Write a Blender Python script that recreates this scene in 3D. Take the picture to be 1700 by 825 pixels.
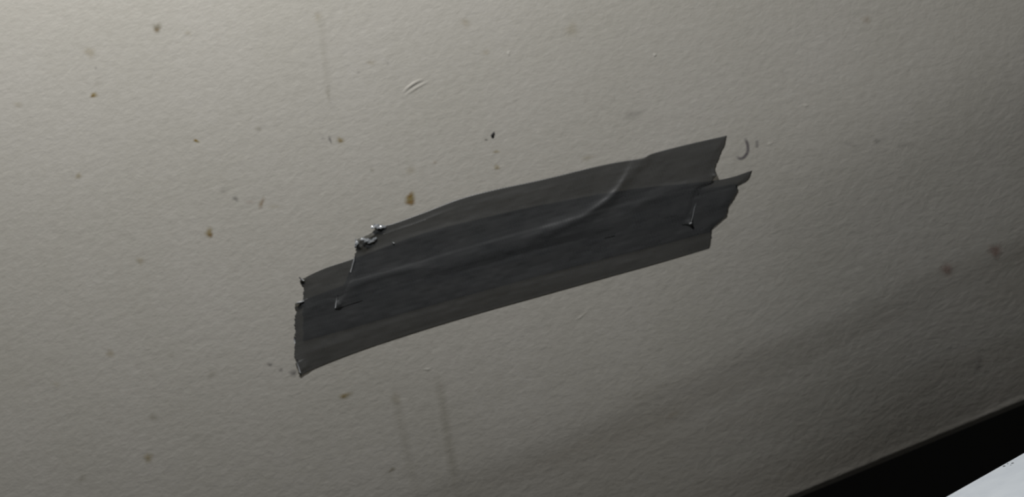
import bpy, bmesh, math, random
import numpy as np
from mathutils import Vector, Matrix

random.seed(7); rng = np.random.RandomState(7)
S = bpy.context.scene; C = S.collection
for o in list(bpy.data.objects): bpy.data.objects.remove(o)

# ------------------------------------------------------------------ camera
ROLL = math.radians(22.4)          # the camera is held tilted against the wall's lower edge
DIST = 0.914
cam_d = bpy.data.cameras.new('camera'); cam = bpy.data.objects.new('camera', cam_d); C.objects.link(cam)
cam_d.lens = 50; cam_d.sensor_width = 36; cam_d.clip_start = 0.01
FW, UP = Vector((0, 1, 0)), Vector((math.sin(ROLL), 0, math.cos(ROLL)))
RT = FW.cross(UP)
cam.matrix_world = Matrix(((RT.x, UP.x, -FW.x, 0), (RT.y, UP.y, -FW.y, -DIST), (RT.z, UP.z, -FW.z, 0), (0, 0, 0, 1)))
cam_d.dof.use_dof = True; cam_d.dof.focus_distance = 0.845; cam_d.dof.aperture_fstop = 4.2
S.camera = cam

# ------------------------------------------------------------------ world, lamp, exposure
W = bpy.data.worlds.new('world'); S.world = W; W.use_nodes = True
W.node_tree.nodes['Background'].inputs[0].default_value = (1.0, 0.97, 0.92, 1)
W.node_tree.nodes['Background'].inputs[1].default_value = 0.009
lamp_d = bpy.data.lights.new('room_lamp', 'POINT'); lamp = bpy.data.objects.new('room_lamp', lamp_d); C.objects.link(lamp)
lamp.location = (-0.03, -0.34, 0.78); lamp_d.energy = 29.5; lamp_d.shadow_soft_size = 0.05
lamp_d.color = (1.0, 0.995, 0.985)
S.view_settings.view_transform = 'Standard'; S.view_settings.look = 'None'
S.view_settings.exposure = 0.0; S.view_settings.gamma = 1.0; S.view_settings.use_curve_mapping = False

# ------------------------------------------------------------------ helpers
PXM = 1700 * 50 / 36 / DIST        # photo pixels per metre on the wall plane
CR, SR = math.cos(ROLL), math.sin(ROLL)
def wall_xz(px, py):               # a point of the photo on the vertical wall (y = 0)
    dx, dy = np.asarray(px, float) - 850, np.asarray(py, float) - 412.5
    return (dx * CR - dy * SR) / PXM, -(dx * SR + dy * CR) / PXM

# invented tilt: wall shape leans back towards its lower edge to shade it there
_zs = [-0.30, -0.217, -0.17, -0.15, -0.128, -0.116, -0.08, -0.03, 0.02, 0.3]
_sl = np.tan(np.radians([7.0, 7.0, 6.6, 5.6, 6.2, 3.4, 2.2, 1.0, 0.0, 0.0]))
_g = np.linspace(0.3, -0.3, 1201); _m = np.interp(_g, _zs, _sl)
_y = np.r_[0, np.cumsum(0.5 * (_m[1:] + _m[:-1]) * 0.0005)]
_w = np.clip((0.02 - _g) / 0.09, 0, 1); _w = _w * _w * (3 - 2 * _w)                # extra warp right of the tape, shaped to stand in for a soft shadow
_yw = np.r_[0, np.cumsum(0.5 * (_w[1:] + _w[:-1]) * 0.0005)] * math.tan(math.radians(6.8))
def wall_y(x, z):
    t = min(max((x - 0.02) / 0.24, 0), 1)
    return float(np.interp(z, _g[::-1], _y[::-1]) + t * t * (3 - 2 * t) * np.interp(z, _g[::-1], _yw[::-1]))

def obj(name, verts, faces, mat, parent=None, smooth=True, uv=None, attrs=None):
    me = bpy.data.meshes.new(name); me.from_pydata([tuple(v) for v in verts], [], [tuple(f) for f in faces])
    if smooth: me.polygons.foreach_set('use_smooth', [True] * len(me.polygons))
    if attrs:
        for k, a in attrs.items():
            at = me.attributes.new(k, 'FLOAT', 'POINT'); at.data.foreach_set('value', np.asarray(a, np.float32))
    if uv is not None:
        lay = me.uv_layers.new(name='UVMap')
        li = np.empty(len(me.loops), np.int32); me.loops.foreach_get('vertex_index', li)
        lay.data.foreach_set('uv', np.asarray(uv, np.float32)[li].ravel())
    me.materials.append(mat); me.update()
    o = bpy.data.objects.new(name, me); C.objects.link(o)
    if parent: o.parent = parent
    return o
def bm_obj(name, bm, mat, parent=None, smooth=False):
    me = bpy.data.meshes.new(name); bm.to_mesh(me); bm.free(); me.materials.append(mat)
    if smooth: me.polygons.foreach_set('use_smooth', [True] * len(me.polygons))
    o = bpy.data.objects.new(name, me); C.objects.link(o)
    if parent: o.parent = parent
    return o
def tag(o, label, cat, group=None):
    o['label'] = label; o['category'] = cat
    if group: o['group'] = group
    return o

class NT:
    """small node-tree writer"""
    def __init__(s, name):
        s.m = bpy.data.materials.new(name); s.m.use_nodes = True; s.t = s.m.node_tree
        s.b = s.t.nodes['Principled BSDF']; s.out = s.t.nodes['Material Output']
    def n(s, typ, **kw):
        nd = s.t.nodes.new(typ)
        for k, v in kw.items():
            if k.startswith('i_'):
                key = k[2:]; key = int(key) if key.isdigit() else key.replace('_', ' ')
                s.put(v, nd.inputs[key])
            else: setattr(nd, k, v)
        return nd
    def put(s, v, sock):
        if hasattr(v, 'is_output') or isinstance(v, bpy.types.NodeSocket): s.t.links.new(v, sock)
        else: sock.default_value = v
    def math(s, op, a, b=0.0, clamp=False):
        return s.n('ShaderNodeMath', operation=op, use_clamp=clamp, i_0=a, i_1=b).outputs[0]
    def ramp(s, fac, pts):
        nd = s.n('ShaderNodeValToRGB', i_0=fac); e = nd.color_ramp.elements
        while len(e) < len(pts): e.new(0.5)
        for el, (p, c) in zip(e, pts):
            el.position = p; el.color = (c, c, c, 1) if not hasattr(c, '__len__') else (*c, 1)
        return nd.outputs[0]
    def mix(s, fac, a, b, mode='MIX'):
        nd = s.n('ShaderNodeMix', data_type='RGBA', blend_type=mode)
        s.put(fac, nd.inputs[0]); s.put(a, nd.inputs[6]); s.put(b, nd.inputs[7])
        return nd.outputs[2]

# ------------------------------------------------------------------ materials
WALL_COL = (0.475, 0.455, 0.415)
def wall_coat(nt):
    """roller-painted emulsion: mottled beige with darker brown streaks near the lower edge; returns colour, bump normal"""
    pos = nt.n('ShaderNodeNewGeometry').outputs['Position']
    def noise(scale, stretch, detail=3, rough=0.55, dist=0.0, rot=0.0):
        mp = nt.n('ShaderNodeMapping', i_Vector=pos, i_Rotation=(0, rot, 0), i_Scale=stretch)
        return nt.n('ShaderNodeTexNoise', i_Vector=mp.outputs[0], i_Scale=scale, i_Detail=detail, i_Roughness=rough, i_Distortion=dist).outputs[0]
    blot = noise(14, (1, 1, 1), 4)
    col = nt.mix(nt.ramp(blot, [(0.3, 0.0), (0.7, 1.0)]), (0.46, 0.44, 0.386, 1), (0.492, 0.470, 0.422, 1))
    fine = noise(190, (1, 1, 1), 2)
    col = nt.mix(0.10, col, nt.ramp(fine, [(0.3, 0.3), (0.7, 0.62)]))
    # darker brown streaky band along the wall above its lower edge
    sep = nt.n('ShaderNodeSeparateXYZ', i_0=pos)
    wob = nt.math('MULTIPLY', nt.math('SUBTRACT', noise(9, (1, 1, 0.2), 2), 0.5), 0.05)
    z = nt.math('ADD', sep.outputs[2], wob)
    t = nt.n('ShaderNodeMapRange', i_0=z, i_1=-0.217, i_2=-0.090).outputs[0]
    band = nt.ramp(t, [(0.0, 0.75), (0.18, 0.85), (0.36, 0.45), (0.52, 0.6), (0.70, 0.95), (0.80, 0.25), (1.0, 0.0)])
    streak = nt.ramp(noise(16, (0.35, 1, 4.5), 4, 0.6, rot=0.05), [(0.3, 0.25), (0.72, 1.0)])
    xr = nt.n('ShaderNodeMapRange', i_0=sep.outputs[0], i_1=-0.20, i_2=0.05).outputs[0]
    g = nt.math('MULTIPLY', nt.math('MULTIPLY', band, streak), xr)
    col = nt.mix(nt.math('MULTIPLY', g, 0.42), col, (0.20, 0.165, 0.12, 1))
    # roller stipple
    h1 = noise(300, (0.6, 1, 1), 3, 0.6, 0.3, rot=-0.12)
    h2 = noise(110, (0.62, 1, 1), 2, 0.5, 0.2, rot=-0.1)
    h3 = noise(700, (0.8, 1, 1), 2)
    h = nt.math('ADD', nt.math('ADD', h1, nt.math('MULTIPLY', h2, 0.8)), nt.math('MULTIPLY', h3, 0.25))
    bump = nt.n('ShaderNodeBump', i_Strength=0.5, i_Distance=0.00042, i_Height=h)
    return col, bump.outputs[0]

nt = NT('wall_paint'); col, nrm = wall_coat(nt)
nt.put(col, nt.b.inputs['Base Color']); nt.put(nrm, nt.b.inputs['Normal'])
nt.b.inputs['Roughness'].default_value = 0.62; nt.b.inputs['Specular IOR Level'].default_value = 0.25
M_WALL = nt.m

def stain_mat(name, rgb, rough=0.6):
    nt = NT(name); _, nrm = wall_coat(nt)
    nz = nt.n('ShaderNodeTexNoise', i_Vector=nt.n('ShaderNodeNewGeometry').outputs['Position'], i_Scale=420.0, i_Detail=3.0).outputs[0]
    a = nt.n('ShaderNodeAttribute', attribute_name='fade').outputs['Fac']
    a = nt.math('MULTIPLY', a, nt.math('ADD', nt.math('MULTIPLY', nz, 1.1), 0.45), True)
    nt.b.inputs['Base Color'].default_value = (*rgb, 1); nt.put(nrm, nt.b.inputs['Normal'])
    nt.b.inputs['Roughness'].default_value = rough; nt.b.inputs['Specular IOR Level'].default_value = 0.25
    nt.put(a, nt.b.inputs['Alpha'])
    return nt.m
M_BROWN = stain_mat('brown_splash', (0.27, 0.145, 0.025), 0.4)
M_YELLOW = stain_mat('yellow_splash', (0.34, 0.255, 0.08))
M_OLIVE = stain_mat('olive_smudge', (0.24, 0.21, 0.13))
M_GREY = stain_mat('grey_smudge', (0.15, 0.14, 0.14))
M_RED = stain_mat('red_smudge', (0.30, 0.12, 0.09))
M_PALE = stain_mat('pale_fleck', (0.78, 0.76, 0.70))
M_INK = stain_mat('violet_ink', (0.10, 0.085, 0.11))
M_BLACK = stain_mat('black_speck', (0.02, 0.02, 0.022), 0.4)

def tape_mat():
    nt = NT('duct_tape_cloth')
    uv = nt.n('ShaderNodeTexCoord').outputs['UV']
    sep = nt.n('ShaderNodeSeparateXYZ', i_0=uv)
    nz = nt.n('ShaderNodeTexNoise', i_Vector=uv, i_Scale=60.0, i_Detail=4.0, i_Roughness=0.6).outputs[0]
    wob = nt.math('MULTIPLY', nt.math('SUBTRACT', nz, 0.5), 2.2)
    wu = nt.math('SINE', nt.math('ADD', nt.math('MULTIPLY', sep.outputs[0], 2 * math.pi / 0.0019), wob))
    wv = nt.math('SINE', nt.math('MULTIPLY', sep.outputs[1], 2 * math.pi / 0.0030))
    weave = nt.math('ADD', nt.math('MULTIPLY', wu, 0.5), nt.math('MULTIPLY', wv, 0.22))
    col = nt.mix(nt.ramp(nz, [(0.3, 0.0), (0.7, 1.0)]), (0.050, 0.053, 0.056, 1), (0.067, 0.069, 0.071, 1))
    col = nt.mix(nt.ramp(nt.math('ADD', nt.math('MULTIPLY', weave, 0.5), 0.5), [(0.0, 0.0), (1.0, 0.22)]), col, (0.085, 0.09, 0.095, 1))
    sag = nt.n('ShaderNodeTexNoise', i_Vector=uv, i_Scale=22.0, i_Detail=2.0).outputs[0]
    h = nt.math('ADD', nt.math('MULTIPLY', weave, 0.05), nt.math('ADD', nt.math('MULTIPLY', sag, 1.6), nt.math('MULTIPLY', nz, 0.25)))
    bump = nt.n('ShaderNodeBump', i_Strength=0.6, i_Distance=0.0011, i_Height=h)
    nt.put(col, nt.b.inputs['Base Color']); nt.put(bump.outputs[0], nt.b.inputs['Normal'])
    nt.b.inputs['Roughness'].default_value = 0.42; nt.b.inputs['Specular IOR Level'].default_value = 0.45
    # thin film: a single layer lets a little of the paint below show through
    tr = nt.n('ShaderNodeBsdfTransparent'); tr.inputs[0].default_value = (1.0, 0.97, 0.88, 1)
    mx = nt.n('ShaderNodeMixShader', i_0=0.23)
    nt.t.links.new(nt.b.outputs[0], mx.inputs[1]); nt.t.links.new(tr.outputs[0], mx.inputs[2])
    nt.t.links.new(mx.outputs[0], nt.out.inputs['Surface'])
    return nt.m
M_TAPE = tape_mat()
nt = NT('torn_film'); nt.b.inputs['Base Color'].default_value = (0.30, 0.315, 0.33, 1); nt.b.inputs['Roughness'].default_value = 0.25
nt.b.inputs['Specular IOR Level'].default_value = 0.8; M_FILM = nt.m
nt = NT('glint_strand'); nt.b.inputs['Base Color'].default_value = (0.30, 0.31, 0.32, 1); nt.b.inputs['Roughness'].default_value = 0.4; M_GLINT = nt.m  # pale round strands, added to imitate glints on the tape

nt = NT('white_enamel')
nz = nt.n('ShaderNodeTexNoise', i_Vector=nt.n('ShaderNodeTexCoord').outputs['Object'], i_Scale=90.0, i_Detail=4.0).outputs[0]
nt.put(nt.mix(nt.ramp(nz, [(0.35, 0.0), (0.65, 1.0)]), (0.66, 0.71, 0.765, 1), (0.71, 0.76, 0.81, 1)), nt.b.inputs['Base Color'])
nt.b.inputs['Roughness'].default_value = 0.5; M_WHITE = nt.m
nt = NT('dark_cabinet')
nz = nt.n('ShaderNodeTexNoise', i_Vector=nt.n('ShaderNodeTexCoord').outputs['Object'], i_Scale=25.0).outputs[0]
nt.put(nt.mix(nz, (0.030, 0.030, 0.030, 1), (0.045, 0.044, 0.042, 1)), nt.b.inputs['Base Color'])
nt.b.inputs['Roughness'].default_value = 0.9; nt.b.inputs['Specular IOR Level'].default_value = 0.1; M_DARK = nt.m

nt = NT('grey_recess_paint')
nz = nt.n('ShaderNodeTexNoise', i_Vector=nt.n('ShaderNodeTexCoord').outputs['Object'], i_Scale=12.0).outputs[0]
nt.put(nt.mix(nz, (0.135, 0.135, 0.135, 1), (0.165, 0.165, 0.16, 1)), nt.b.inputs['Base Color']); nt.b.inputs['Roughness'].default_value = 0.9; M_RECESS = nt.m

# ------------------------------------------------------------------ the setting
def wall_panel():
    """20 mm thick painted wall panel with a rounded lower edge"""
    r = 0.006
    xs = np.r_[-1.6, -0.8, -0.4, np.linspace(0.0, 0.28, 57), 0.5, 0.8, 1.6]; v = []; f = []
    for x in xs:
        zb = -0.2195 * (1 + wall_y(x, -0.217) / DIST)
        yb = wall_y(x, zb + r)
        prof = [(0.0, 1.5), (0.0, 0.6), (0.0, 0.3)] + [(wall_y(x, z), z) for z in np.linspace(0.1, zb + r, 90)]
        for k in range(1, 9):
            q = k / 8 * math.pi / 2
            prof.append((yb + r - r * math.cos(q), zb + r - r * math.sin(q)))
        prof += [(0.048, zb), (0.048, 1.5)]; m = len(prof)
        v += [(x, y, z) for y, z in prof]
    for i in range(len(xs) - 1):
        for j in range(m):
            a, b = i * m + j, i * m + (j + 1) % m
            f.append((a, b, b + m, a + m))
    f.append(tuple(range(m))); f.append(tuple(reversed(range((len(xs) - 1) * m, len(xs) * m))))
    o = obj('wall_back', v, f, M_WALL)
    bm = bmesh.new(); bm.from_mesh(o.data); bmesh.ops.recalc_face_normals(bm, faces=bm.faces); bm.to_mesh(o.data); bm.free()
    o.data.polygons.foreach_set('use_smooth', [abs(p.normal.x) < 0.5 for p in o.data.polygons])
    return o
wall = wall_panel(); wall['kind'] = 'structure'; wall['label'] = 'beige painted wall with fine roller texture, brown splashes and darker brown streaks along the lower edge'

def box(bm, x0, x1, y0, y1, z0, z1):
    r = bmesh.ops.create_cube(bm, size=1)
    for v in r['verts']:
        v.co = Vector((x0 + (v.co.x + .5) * (x1 - x0), y0 + (v.co.y + .5) * (y1 - y0), z0 + (v.co.z + .5) * (z1 - z0)))
bm = bmesh.new(); box(bm, -1.6, 1.6, 0.42, 0.44, -1.07, 1.5); o = bm_obj('wall_recess', bm, M_RECESS); o['kind'] = 'structure'
o['label'] = 'black unlit back of the gap below the painted wall'
bm = bmesh.new(); box(bm, -1.6, 1.6, -2.0, 0.44, -1.09, -1.07); o = bm_obj('floor', bm, M_RECESS); o['kind'] = 'structure'
for nm, x0, x1 in (('wall_left', -1.62, -1.6), ('wall_right', 1.6, 1.62)):
    bm = bmesh.new(); box(bm, x0, x1, 0.0, 0.44, -1.07, 1.5); o = bm_obj(nm, bm, M_DARK); o['kind'] = 'structure'

# ------------------------------------------------------------------ the white ledge on its dark cabinet, turned against the wall
def at_depth(px, py, z):           # point of the photo on a horizontal plane at height z
    d = FW * (1700 * 50 / 36) + RT * (px - 850) + UP * (412.5 - py)
    t = z / d.z
    return Vector((0, -DIST, 0)) + d * t
ZS = -0.225
pa, pb = at_depth(1567, 825, ZS), at_depth(1700, 750, ZS)
dirv = (pb - pa).normalized(); nrmv = Vector((dirv.y, -dirv.x, 0))        # nrmv points away from the wall
A = pa - dirv * 0.10; LEN = 0.10 + (pb - pa).length + 0.06; WID = 0.09; TH = 0.020
ang = math.atan2(dirv.y, dirv.x)
led = bpy.data.objects.new('white_ledge', None); C.objects.link(led)
led.location = A + Vector((0, 0, -TH)); led.rotation_euler = (0, 0, ang)
tag(led, 'white painted board ledge across the bottom right corner, in front of the black gap', 'ledge')
bm = bmesh.new(); box(bm, 0, LEN, -WID, 0, 0, TH)
bmesh.ops.bevel(bm, geom=bm.edges[:], offset=0.0022, segments=3, affect='EDGES', profile=0.5)
bm_obj('board', bm, M_WHITE, led, smooth=False)
inv = Matrix.Translation(led.location) @ Matrix.Rotation(ang, 4, 'Z'); inv.invert()
for px, py, r in ((1667, 774, .0008), (1673, 770, .0005), (1681, 769, .0008), (1678, 772, .0004)):
    p = inv @ at_depth(px, py, ZS)
    bm = bmesh.new(); bmesh.ops.create_icosphere(bm, subdivisions=1, radius=r)
    for v in bm.verts: v.co = Vector((v.co.x, v.co.y * 1.5, v.co.z * 0.4)) + p
    bm_obj('dirt_speck', bm, M_DARK, led)
bm = bmesh.new(); box(bm, 0.012, LEN - 0.012, -WID + 0.012, -0.012, 0, 1.07 + ZS - TH)
bmesh.ops.bevel(bm, geom=[e for e in bm.edges if abs(e.verts[0].co.z - e.verts[1].co.z) > .1], offset=0.006, segments=2, affect='EDGES')
cab = bm_obj('narrow_cabinet', bm, M_DARK); cab.location = (A.x, A.y, -1.07); cab.rotation_euler = (0, 0, ang)
tag(cab, 'dark narrow cabinet carrying the white ledge, below the picture edge', 'cabinet')

# ------------------------------------------------------------------ duct tape strips
def resample(pts, n):
    pts = np.asarray(pts, float); s = np.r_[0, np.cumsum(np.hypot(*np.diff(pts, axis=0).T))]
    t = np.linspace(0, s[-1], n)
    return np.c_[np.interp(t, s, pts[:, 0]), np.interp(t, s, pts[:, 1])]
def spline(pts, n):                # Catmull-Rom through the points, then even spacing
    p = np.asarray(pts, float); p = np.vstack([2 * p[0] - p[1], p, 2 * p[-1] - p[-2]]); out = []
    for i in range(1, len(p) - 2):
        for t in np.linspace(0, 1, 24, endpoint=False):
            a, b, c, d = p[i - 1], p[i], p[i + 1], p[i + 2]
            out.append(0.5 * (2 * b + (c - a) * t + (2 * a - 5 * b + 4 * c - d) * t ** 2 + (3 * b - 3 * c + d - a) * t ** 3))
    out.append(p[-2]); return resample(out, n)
def seg_dist(P, poly, closed=False):
    poly = np.asarray(poly, float); d = np.full(len(P), 1e9); m = len(poly)
    for i in range(m if closed else m - 1):
        a, b = poly[i], poly[(i + 1) % m]; ab = b - a; L = (ab @ ab) or 1e-9
        t = np.clip(((P - a) @ ab) / L, 0, 1); d = np.minimum(d, np.hypot(*(P - a - t[:, None] * ab).T))
    return d
def inside(P, poly):
    c = np.zeros(len(P), bool); m = len(poly)
    for i in range(m):
        (x1, y1), (x2, y2) = poly[i], poly[(i + 1) % m]
        cond = (y1 > P[:, 1]) != (y2 > P[:, 1])
        if abs(y2 - y1) < 1e-9: continue
        c ^= cond & (P[:, 0] < (x2 - x1) * (P[:, 1] - y1) / (y2 - y1) + x1)
    return c
def cover(P, poly):                # 1 over the strip, falling smoothly to 0 a little outside it
    d = seg_dist(P, poly, True); d = np.where(inside(P, poly), d, -d)
    t = np.clip((d + 5) / 6, 0, 1); return t * t * (3 - 2 * t)
def vnoise(P, s, seed):            # smooth value noise on pixel coordinates
    r = np.random.RandomState(seed); g = r.rand(64, 64); q = P / s + 100.0
    i = np.floor(q).astype(int); f = q - i; f = f * f * (3 - 2 * f)
    a = lambda u, v: g[(i[:, 0] + u) % 64, (i[:, 1] + v) % 64]
    return (a(0, 0) * (1 - f[:, 0]) + a(1, 0) * f[:, 0]) * (1 - f[:, 1]) + (a(0, 1) * (1 - f[:, 0]) + a(1, 1) * f[:, 0]) * f[:, 1] - 0.5

TT = 0.00016                       # tape thickness
def strip(name, top, bot, left, right, below, folds, seed, lifts=(), jag=(2.0, 2.0), nu=300, nv=84):
    """left / right run from the top edge to the bottom edge; below = outlines of the strips underneath"""
    T, B = spline(top, nu), spline(bot, nu); L, R = resample(left, nv), resample(right, nv)
    rr = np.random.RandomState(seed)
    for E, j in ((L, jag[0]), (R, jag[1])):
        k = rr.randn(nv) * 0.55; k += np.interp(np.arange(nv), np.arange(0, nv + 5, 5), rr.randn(len(np.arange(0, nv + 5, 5)))) ; k[0] = k[-1] = 0
        E[:, 0] += k * j * 0.6
    u = np.linspace(0, 1, nu)[:, None, None]; v = np.linspace(0, 1, nv)[None, :, None]
    G = (1 - v) * T[:, None] + v * B[:, None] + (1 - u) * L[None] + u * R[None]
    G -= (1 - u) * (1 - v) * T[0] + u * (1 - v) * T[-1] + (1 - u) * v * B[0] + u * v * B[-1]
    P = G.reshape(-1, 2)
    uu, vv = np.meshgrid(np.linspace(0, 1, nu), np.linspace(0, 1, nv), indexing='ij')
    em = np.clip(np.minimum(np.minimum(vv, 1 - vv) * 7, np.minimum(uu, 1 - uu) * 40), 0, 1).ravel(); em = em * em * (3 - 2 * em)
    lm = np.clip((1 - vv.ravel()) * 6, 0, 1); lm = lm * lm * (3 - 2 * lm)
    h = np.full(len(P), TT)
    for poly, hh in below: h += cover(P, poly) * TT * hh
    for pts, amp, w in folds:
        pl = spline(pts, 60); d = seg_dist(P, pl); t = np.clip(np.hypot(*(P - pl[0]).T) / 40, 0, 1) * np.clip(np.hypot(*(P - pl[-1]).T) / 40, 0, 1)
        h += lm * amp * 1e-3 * np.exp(-(d / w) ** 2) * (0.35 + 0.65 * t)
    for cx, cy, rad, amp in lifts:
        q = np.exp(-((P[:, 0] - cx) ** 2 + (P[:, 1] - cy) ** 2) / rad ** 2)
        h += q * amp * 1e-3 * (1 + 1.1 * vnoise(P, rad * 0.45, seed + 3))
    # soft ripples along the strip
    tl = P @ np.array([[0.962, 0.27], [-0.27, 0.962]])
    h += em * 1e-3 * (0.35 * (vnoise(tl * [0.25, 1], 18, seed + 1) + .5) + 0.16 * (vnoise(tl * [0.5, 1], 7, seed + 2) + .5))
    X, Z = wall_xz(P[:, 0], P[:, 1])
    YW = np.array([wall_y(x, z) for x, z in zip(X, Z)]); vs = [(x, w - y, z) for x, w, y, z in zip(X, YW, h, Z)]
    idx = np.arange(nu * nv).reshape(nu, nv); fs = []
    for i in range(nu - 1):
        for j in range(nv - 1): fs.append((idx[i, j], idx[i, j + 1], idx[i + 1, j + 1], idx[i + 1, j]))
    ring = list(idx[:, 0]) + list(idx[-1, 1:]) + list(idx[-2::-1, -1]) + list(idx[0, -2:0:-1])
    k0 = len(vs)                    # cut edge of the tape, turned back towards what it sticks on
    for r_ in ring:
        x, y, z = vs[r_]; vs.append((x, min(y + TT * 0.85, YW[r_] - 0.00003), z))
    m = len(ring)
    for i in range(m): fs.append((ring[i], ring[(i + 1) % m], k0 + (i + 1) % m, k0 + i))
    uvs = np.zeros((len(vs), 2)); q = tl / PXM
    uvs[:k0] = q; uvs[k0:] = q[ring]
    o = obj(name, vs, fs, M_TAPE, uv=uvs)
    outline = [tuple(P[r_]) for r_ in ring]
    surf = lambda px, py: h[np.argmin((P[:, 0] - px) ** 2 + (P[:, 1] - py) ** 2)]
    return o, outline[::4], surf

# middle strip, stuck first: only its ends and telegraphed edges show
s2, poly2, surf2 = strip('duct_tape_strip',
    top=[(501, 463), (540, 445), (588, 429), (700, 388), (800, 362), (900, 340), (1050, 314), (1190, 299), (1249, 283)],
    bot=[(503, 566), (600, 539), (700, 511), (800, 483), (900, 456), (1000, 430), (1100, 405), (1180, 384)],
    left=[(501, 463), (499, 469), (504, 478), (503, 510), (503, 566)],
    right=[(1249, 283), (1243, 297), (1238, 302), (1224, 309), (1222, 318), (1210, 338), (1203, 358), (1189, 371), (1180, 384)],
    below=[], folds=[([(520, 500), (640, 452), (760, 425)], .25, 9)], seed=11, lifts=[(501, 463, 6, .8)], jag=(1.6, .6))
# lower strip, over the middle one
s3, poly3, surf3 = strip('duct_tape_strip',
    top=[(491, 503), (540, 484), (590, 467), (660, 448), (800, 407), (1000, 352), (1120, 322), (1222, 304)],
    bot=[(498, 624), (530, 609), (600, 582), (700, 549), (800, 519), (900, 491), (1000, 463), (1100, 435), (1177, 412)],
    left=[(491, 503), (489, 530), (490, 560), (489, 585), (492, 606), (498, 624)],
    right=[(1222, 304), (1226, 316), (1221, 327), (1212, 340), (1206, 361), (1192, 371), (1182, 380), (1181, 398), (1177, 412)],
    below=[(poly2, 1.2)], folds=[([(500, 590), (700, 520), (900, 462)], .2, 7)], seed=23, lifts=[(496, 610, 14, .9), (495, 504, 7, 1.0)], jag=(1.8, 1.2))
# upper strip, stuck last
s1, poly1, surf1 = strip('duct_tape_strip',
    top=[(622, 373), (645, 373), (700, 354), (760, 331), (820, 315), (900, 298), (1000, 274), (1062, 263), (1082, 255), (1140, 240), (1206, 225)],
    bot=[(556, 514), (640, 488), (740, 462), (860, 432), (980, 402), (1080, 379), (1146, 373)],
    left=[(622, 373), (620, 383), (612, 389), (600, 393), (594, 397), (590, 412), (588, 428), (582, 450), (572, 470), (564, 490), (556, 514)],
    right=[(1206, 225), (1203, 240), (1195, 258), (1186, 282), (1190, 290), (1182, 303), (1164, 312), (1154, 340), (1146, 373)],
    below=[(poly2, 1.0), (poly3, 1.2)],
    folds=[([(1075, 256), (1045, 292), (1005, 338), (950, 368), (880, 395)], .75, 9), ([(1052, 268), (1020, 320), (965, 362)], .35, 4),
           ([(690, 466), (760, 440), (850, 406), (940, 380), (1010, 362)], .5, 21), ([(640, 410), (760, 372), (900, 330)], .25, 8),
           ([(575, 480), (640, 455), (720, 440)], .35, 6), ([(1190, 296), (1120, 312), (1040, 350)], .4, 9)],
    seed=37, lifts=[(618, 378, 13, 2.2), (600, 402, 12, 1.5), (560, 505, 8, .8), (1146, 371, 6, .9), (1190, 292, 8, .9)], jag=(2.2, 1.0))
G = 'grey duct tape strips stuck on the wall'
tag(s1, 'topmost dark grey duct tape strip, with a crumpled shiny top left corner and diagonal crease', 'tape', G)
tag(s2, 'dark grey duct tape strip sandwiched between the other two, with a pointed tongue at right', 'tape', G)
tag(s3, 'lowest dark grey duct tape strip, with a stepped torn right end and the bottommost edge', 'tape', G)

def tube(name, pts, rad, mat, parent, sides=8):
    """thin round strand along (px, py, height in mm) points on the wall"""
    w = []
    for px, py, hm in pts:
        x, z = wall_xz(px, py); w.append(Vector((float(x), wall_y(x, z) - hm * 1e-3, float(z))))
    vs, fs = [], []
    n = len(w)
    for i, p in enumerate(w):
        t = (w[min(i + 1, n - 1)] - w[max(i - 1, 0)]).normalized(); a = t.cross(Vector((0, 1, 0))).normalized(); b = a.cross(t)
        rr = rad * (0.45 if i in (0, n - 1) else 1.0)
        for k in range(sides):
            q = 2 * math.pi * k / sides; vs.append(p + (a * math.cos(q) + b * math.sin(q)) * rr)
    for i in range(n - 1):
        for k in range(sides):
            fs.append((i * sides + k, i * sides + (k + 1) % sides, (i + 1) * sides + (k + 1) % sides, (i + 1) * sides + k))
    fs.append(tuple(range(sides))); fs.append(tuple(reversed(range((n - 1) * sides, n * sides))))
    return obj(name, vs, fs, mat, parent)
def H(surf, px, py, extra=0.12): return surf(px, py) * 1e3 + extra
def edge_glint(surf, par, pts, rad):
    tube('glint_thread', [(x, y, H(surf, x, y)) for x, y in pts], rad, M_GLINT, par)
# torn film curl at the crumpled corner and thread pieces added to give glints
def flap(pts, width, surf, par, seed, lift):
    """a shred of torn film, crumpled and standing off the strip"""
    P = spline(pts, 12); d = np.gradient(P, axis=0); d /= np.hypot(*d.T)[:, None]; N = np.c_[-d[:, 1], d[:, 0]]
    r = np.random.RandomState(seed); vs = []; m = 6
    for i in range(12):
        e = math.sin(math.pi * (i + 1.0) / 13) ** 0.6
        for j in range(m):
            t = j / (m - 1) * 2 - 1
            q = P[i] + N[i] * t * width * e * (1 + .25 * r.randn()) + r.randn(2) * .35
            x, z = wall_xz(q[0], q[1])
            hm = surf(q[0], q[1]) * 1e3 + 0.10 + lift * e * (0.5 + 0.5 * t) * (1 - max(t - .4, 0)) + 0.14 * abs(r.randn()) * e
            vs.append((float(x), wall_y(x, z) - hm * 1e-3, float(z)))
    fs = [(i * m + j, i * m + j + 1, i * m + m + j + 1, i * m + m + j) for i in range(11) for j in range(m - 1)]
    return obj('torn_film', vs, fs, M_FILM, par, smooth=False)
flap([(616, 378), (624, 376), (632, 377), (641, 376)], 3.6, surf1, s1, 5, .75)
flap([(600, 396), (608, 399), (617, 400), (625, 394)], 3.2, surf1, s1, 9, .65)
flap([(591, 396), (592, 404), (590, 412)], 2.4, surf1, s1, 12, .3)
edge_glint(surf1, s1, [(590, 424), (588, 432), (585, 443), (582, 452)], .00045)
edge_glint(surf1, s1, [(561, 490), (559, 500), (557, 511)], .0004)
edge_glint(surf1, s1, [(1158, 330), (1153, 345), (1150, 360), (1147, 369)], .00014)
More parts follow.
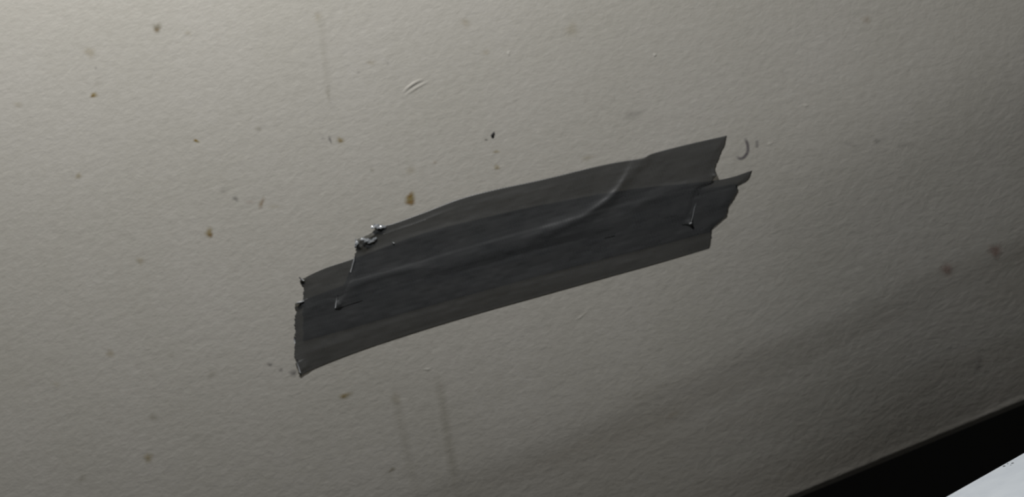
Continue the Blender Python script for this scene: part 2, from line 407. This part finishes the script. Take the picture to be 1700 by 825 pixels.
edge_glint(surf1, s1, [(1144, 372), (1146, 371), (1148, 370)], .0006)
edge_glint(surf1, s1, [(651, 402), (653, 403.5), (655, 404)], .0006)
edge_glint(surf3, s3, [(493, 503), (498, 502), (505, 500)], .0008)
edge_glint(surf3, s3, [(489, 558), (489, 564), (490, 570)], .0006)
edge_glint(surf3, s3, [(494, 596), (495, 606), (499, 619)], .0004)
edge_glint(surf2, s2, [(497, 460), (501, 464), (505, 466)], .0006)

# ------------------------------------------------------------------ splashes, smudges and flecks on the wall: low domes of dried matter fading out at the rim
def splash(name, px, py, rx, ry, rot, fade, mat, hmm=0.10, lobes=0.22, core=0.35):
    n = 20; vs = []; fa = []
    a0 = math.radians(rot); rr = np.random.RandomState(int(px * 7 + py * 13) % 9999)
    ph = rr.rand(3) * 6.28
    rings = [(0, 1, 1), (core, .85, 0.95), (0.5 + core / 2, .38, 0.6), (1.15, 0.0, 0.0)]
    cx = cy = 0
    for ri, (q, al, hh) in enumerate(rings):
        for k in range(n if ri else 1):
            t = 2 * math.pi * k / n; w = q * (1 + lobes * (math.sin(2 * t + ph[0]) * .5 + math.sin(3 * t + ph[1]) * .5 + math.sin(5 * t + ph[2]) * .3))
            ax, ay = rx * w * math.cos(t), ry * w * math.sin(t)
            x, z = wall_xz(px + ax * math.cos(a0) + ay * math.sin(a0), py - ax * math.sin(a0) + ay * math.cos(a0))
            vs.append((float(x), wall_y(x, z) - (0.02 + hmm * hh) * 1e-3, float(z))); fa.append(al * (fade if mat is M_BLACK else fade * (.62 if fade < .35 else .85)))
    fs = [(0, 1 + (k + 1) % n, 1 + k) for k in range(n)]
    for r_ in range(2):
        a, b = 1 + r_ * n, 1 + (r_ + 1) * n
        for k in range(n): fs.append((a + k, a + (k + 1) % n, b + (k + 1) % n, b + k))
    return obj(name, vs, fs, mat, wall, attrs={'fade': fa})
def streak(name, pts, w, fade, mat, n=40):
    P = spline(pts, n); d = np.gradient(P, axis=0); d /= np.hypot(*d.T)[:, None]; N = np.c_[-d[:, 1], d[:, 0]]
    vs, fa = [], []
    for i in range(n):
        e = min(1, 6 * i / n, 6 * (n - 1 - i) / n)
        for o_, al in ((-1, 0), (-.5, .55), (0, 1), (.5, .55), (1, 0)):
            q = P[i] + N[i] * o_ * w; x, z = wall_xz(q[0], q[1]); vs.append((float(x), wall_y(x, z) - (0.02 + .06 * al) * 1e-3, float(z))); fa.append(fade * al * e)
    fs = [(i * 5 + j, i * 5 + j + 1, i * 5 + j + 6, i * 5 + j + 5) for i in range(n - 1) for j in range(4)]
    return obj(name, vs, fs, mat, wall, attrs={'fade': fa})
BR, YE, OL, GR = M_BROWN, M_YELLOW, M_OLIVE, M_GREY
for a in [
    (261, 46, 9, 9, 0, .50, OL), (261, 49, 6, 5, 0, .35, BR), (149, 87, 11, 10, 0, .30, YE), (156, 158, 7, 6, 20, .55, YE), (154, 159, 4, 3, 20, .7, BR),
    (326, 234, 6, 3.5, -20, .65, YE), (325, 233, 3, 2, -20, .7, BR), (565, 233, 7, 7, 0, .45, YE), (565, 234, 4, 3, 0, .35, BR),
    (681, 330, 9, 12, -10, .70, YE), (682, 336, 8, 6, 0, .75, BR), (681, 326, 6, 8, 0, .5, BR),
    (347, 386, 8, 9, 0, .55, YE), (349, 390, 5, 5, 0, .6, BR), (434, 337, 5, 11, -20, .38, BR), (456, 343, 12, 5, 0, .15, YE), (429, 214, 7, 6, 0, .28, OL),
    (130, 292, 7, 5, 40, .35, YE), (30, 174, 9, 6, 0, .2, YE), (233, 433, 9, 7, 0, .3, YE), (183, 587, 10, 7, 0, .33, YE), (254, 693, 8, 8, 0, .3, OL),
    (246, 760, 11, 8, 30, .42, YE), (351, 622, 11, 8, 30, .2, OL), (94, 638, 8, 7, 0, .15, YE), (136, 795, 10, 8, 30, .22, OL),
    (573, 657, 12, 6, 22, .5, YE), (571, 658, 7, 3.5, 22, .3, BR), (658, 663, 9, 13, 0, .15, YE), (650, 781, 8, 4, 30, .5, OL), (773, 38, 9, 10, 60, .22, YE),
    (949, 49, 16, 12, 45, .22, YE), (807, 87, 8, 6, 0, .2, YE), (722, 270, 4, 4, 0, .3, BR), (824, 252, 7, 3, 0, .4, YE), (825, 278, 6, 5, 10, .45, YE), (682, 283, 10, 8, 0, .2, YE),
    (618, 282, 5, 5, 0, .25, OL), (616, 104, 9, 6, 0, .2, YE), (1438, 33, 8, 9, 30, .25, BR), (975, 262, 12, 6, 15, .2, YE), (312, 55, 8, 5, 0, .18, YE),
    (640, 380, 8, 5, 0, .0, YE), (527, 28, 8, 10, 0, .18, YE), (285, 590, 6, 5, 0, .12, OL), (1120, 690, 14, 7, 25, .15, YE), (160, 140, 10, 8, 0, .12, OL), (545, 155, 5, 14, 0, .22, OL)]:
    if a[5] > 0: splash('dried_splash', *a)
for a in [
    (548, 232, 3, 7, 20, .5, GR), (536, 229, 4, 3, 20, .25, GR), (391, 330, 7, 4, -35, .42, GR), (370, 317, 8, 4, -20, .18, GR), (448, 605, 5, 4, 0, .5, GR), (466, 614, 4, 4, 0, .38, GR),
    (487, 619, 9, 6, 20, .5, GR), (644, 105, 4, 4, 0, .22, GR), (159, 113, 3, 3, 0, .3, GR), (1456, 234, 7, 6, 0, .3, GR), (1411, 239, 14, 5, -12, .18, GR), (1504, 240, 22, 5, 8, .16, GR),
    (1052, 190, 22, 9, 25, .2, GR), (1584, 448, 12, 13, 20, .42, M_RED), (1666, 417, 13, 13, 30, .45, M_RED), (1650, 612, 9, 22, -10, .30, GR), (415, 335, 10, 4, 0, .15, M_RED), (595, 120, 3, 3, 0, .25, GR)]:
    splash('smudge', *a)
for a in [(1087, 91, 4, 4, 0, .8, M_PALE), (844, 88, 6, 5, 40, .6, M_PALE), (1338, 175, 6, 4, 0, .45, M_PALE), (1278, 238, 8, 4, 30, .4, M_PALE), (709, 613, 9, 3, 0, .45, M_PALE), (1533, 722, 6, 5, 0, .3, M_PALE),
          (965, 525, 14, 2.5, 35, .35, M_PALE), (395, 207, 7, 5, 0, .3, M_PALE)]:
    splash('paint_fleck', *a, hmm=0.35)
splash('black_speck', 818, 224, 2.6, 6, -30, 1.0, M_BLACK, hmm=0.5, lobes=.3, core=.7)
splash('black_speck', 807, 232, 3, 2, 0, .4, M_BLACK)
streak('drip_stain', [(725, 615), (733, 660), (742, 720), (750, 770), (757, 815)], 11, .13, OL)
streak('drip_stain', [(652, 630), (662, 690), (675, 750), (692, 822)], 11, .08, OL)
streak('drip_stain', [(532, 10), (535, 60), (541, 110), (545, 160)], 9, .06, OL)
streak('ink_mark', [(1236, 228), (1241, 240), (1241, 252), (1235, 261), (1228, 263), (1222, 259)], 3.6, .62, M_INK)
streak('ink_mark', [(1257, 232), (1257, 238), (1256, 246)], 4.0, .34, M_INK)
# crescent scratch in the paint: a raised lip beside a shallow ridge
def ridge(name, pts, w, hmm, n=30):
    P = spline(pts, n); d = np.gradient(P, axis=0); d /= np.hypot(*d.T)[:, None]; N = np.c_[-d[:, 1], d[:, 0]]
    vs = []
    prof = [(-1, 0), (-.5, .6), (0, 1), (.5, .6), (1, 0)]
    for i in range(n):
        e = math.sin(math.pi * i / (n - 1))
        for o_, hh in prof:
            q = P[i] + N[i] * o_ * w; x, z = wall_xz(q[0], q[1]); vs.append((float(x), wall_y(x, z) - (hmm * hh * e - 0.02) * 1e-3, float(z)))
    fs = [(i * 5 + j, i * 5 + j + 1, i * 5 + j + 6, i * 5 + j + 5) for i in range(n - 1) for j in range(4)]
    return obj(name, vs, fs, M_WALL, wall)
ridge('scratch', [(667, 156), (678, 145), (692, 136), (706, 131)], 3.4, .42)
ridge('scratch', [(670, 161), (685, 150), (700, 141), (715, 133)], 3.2, .28)
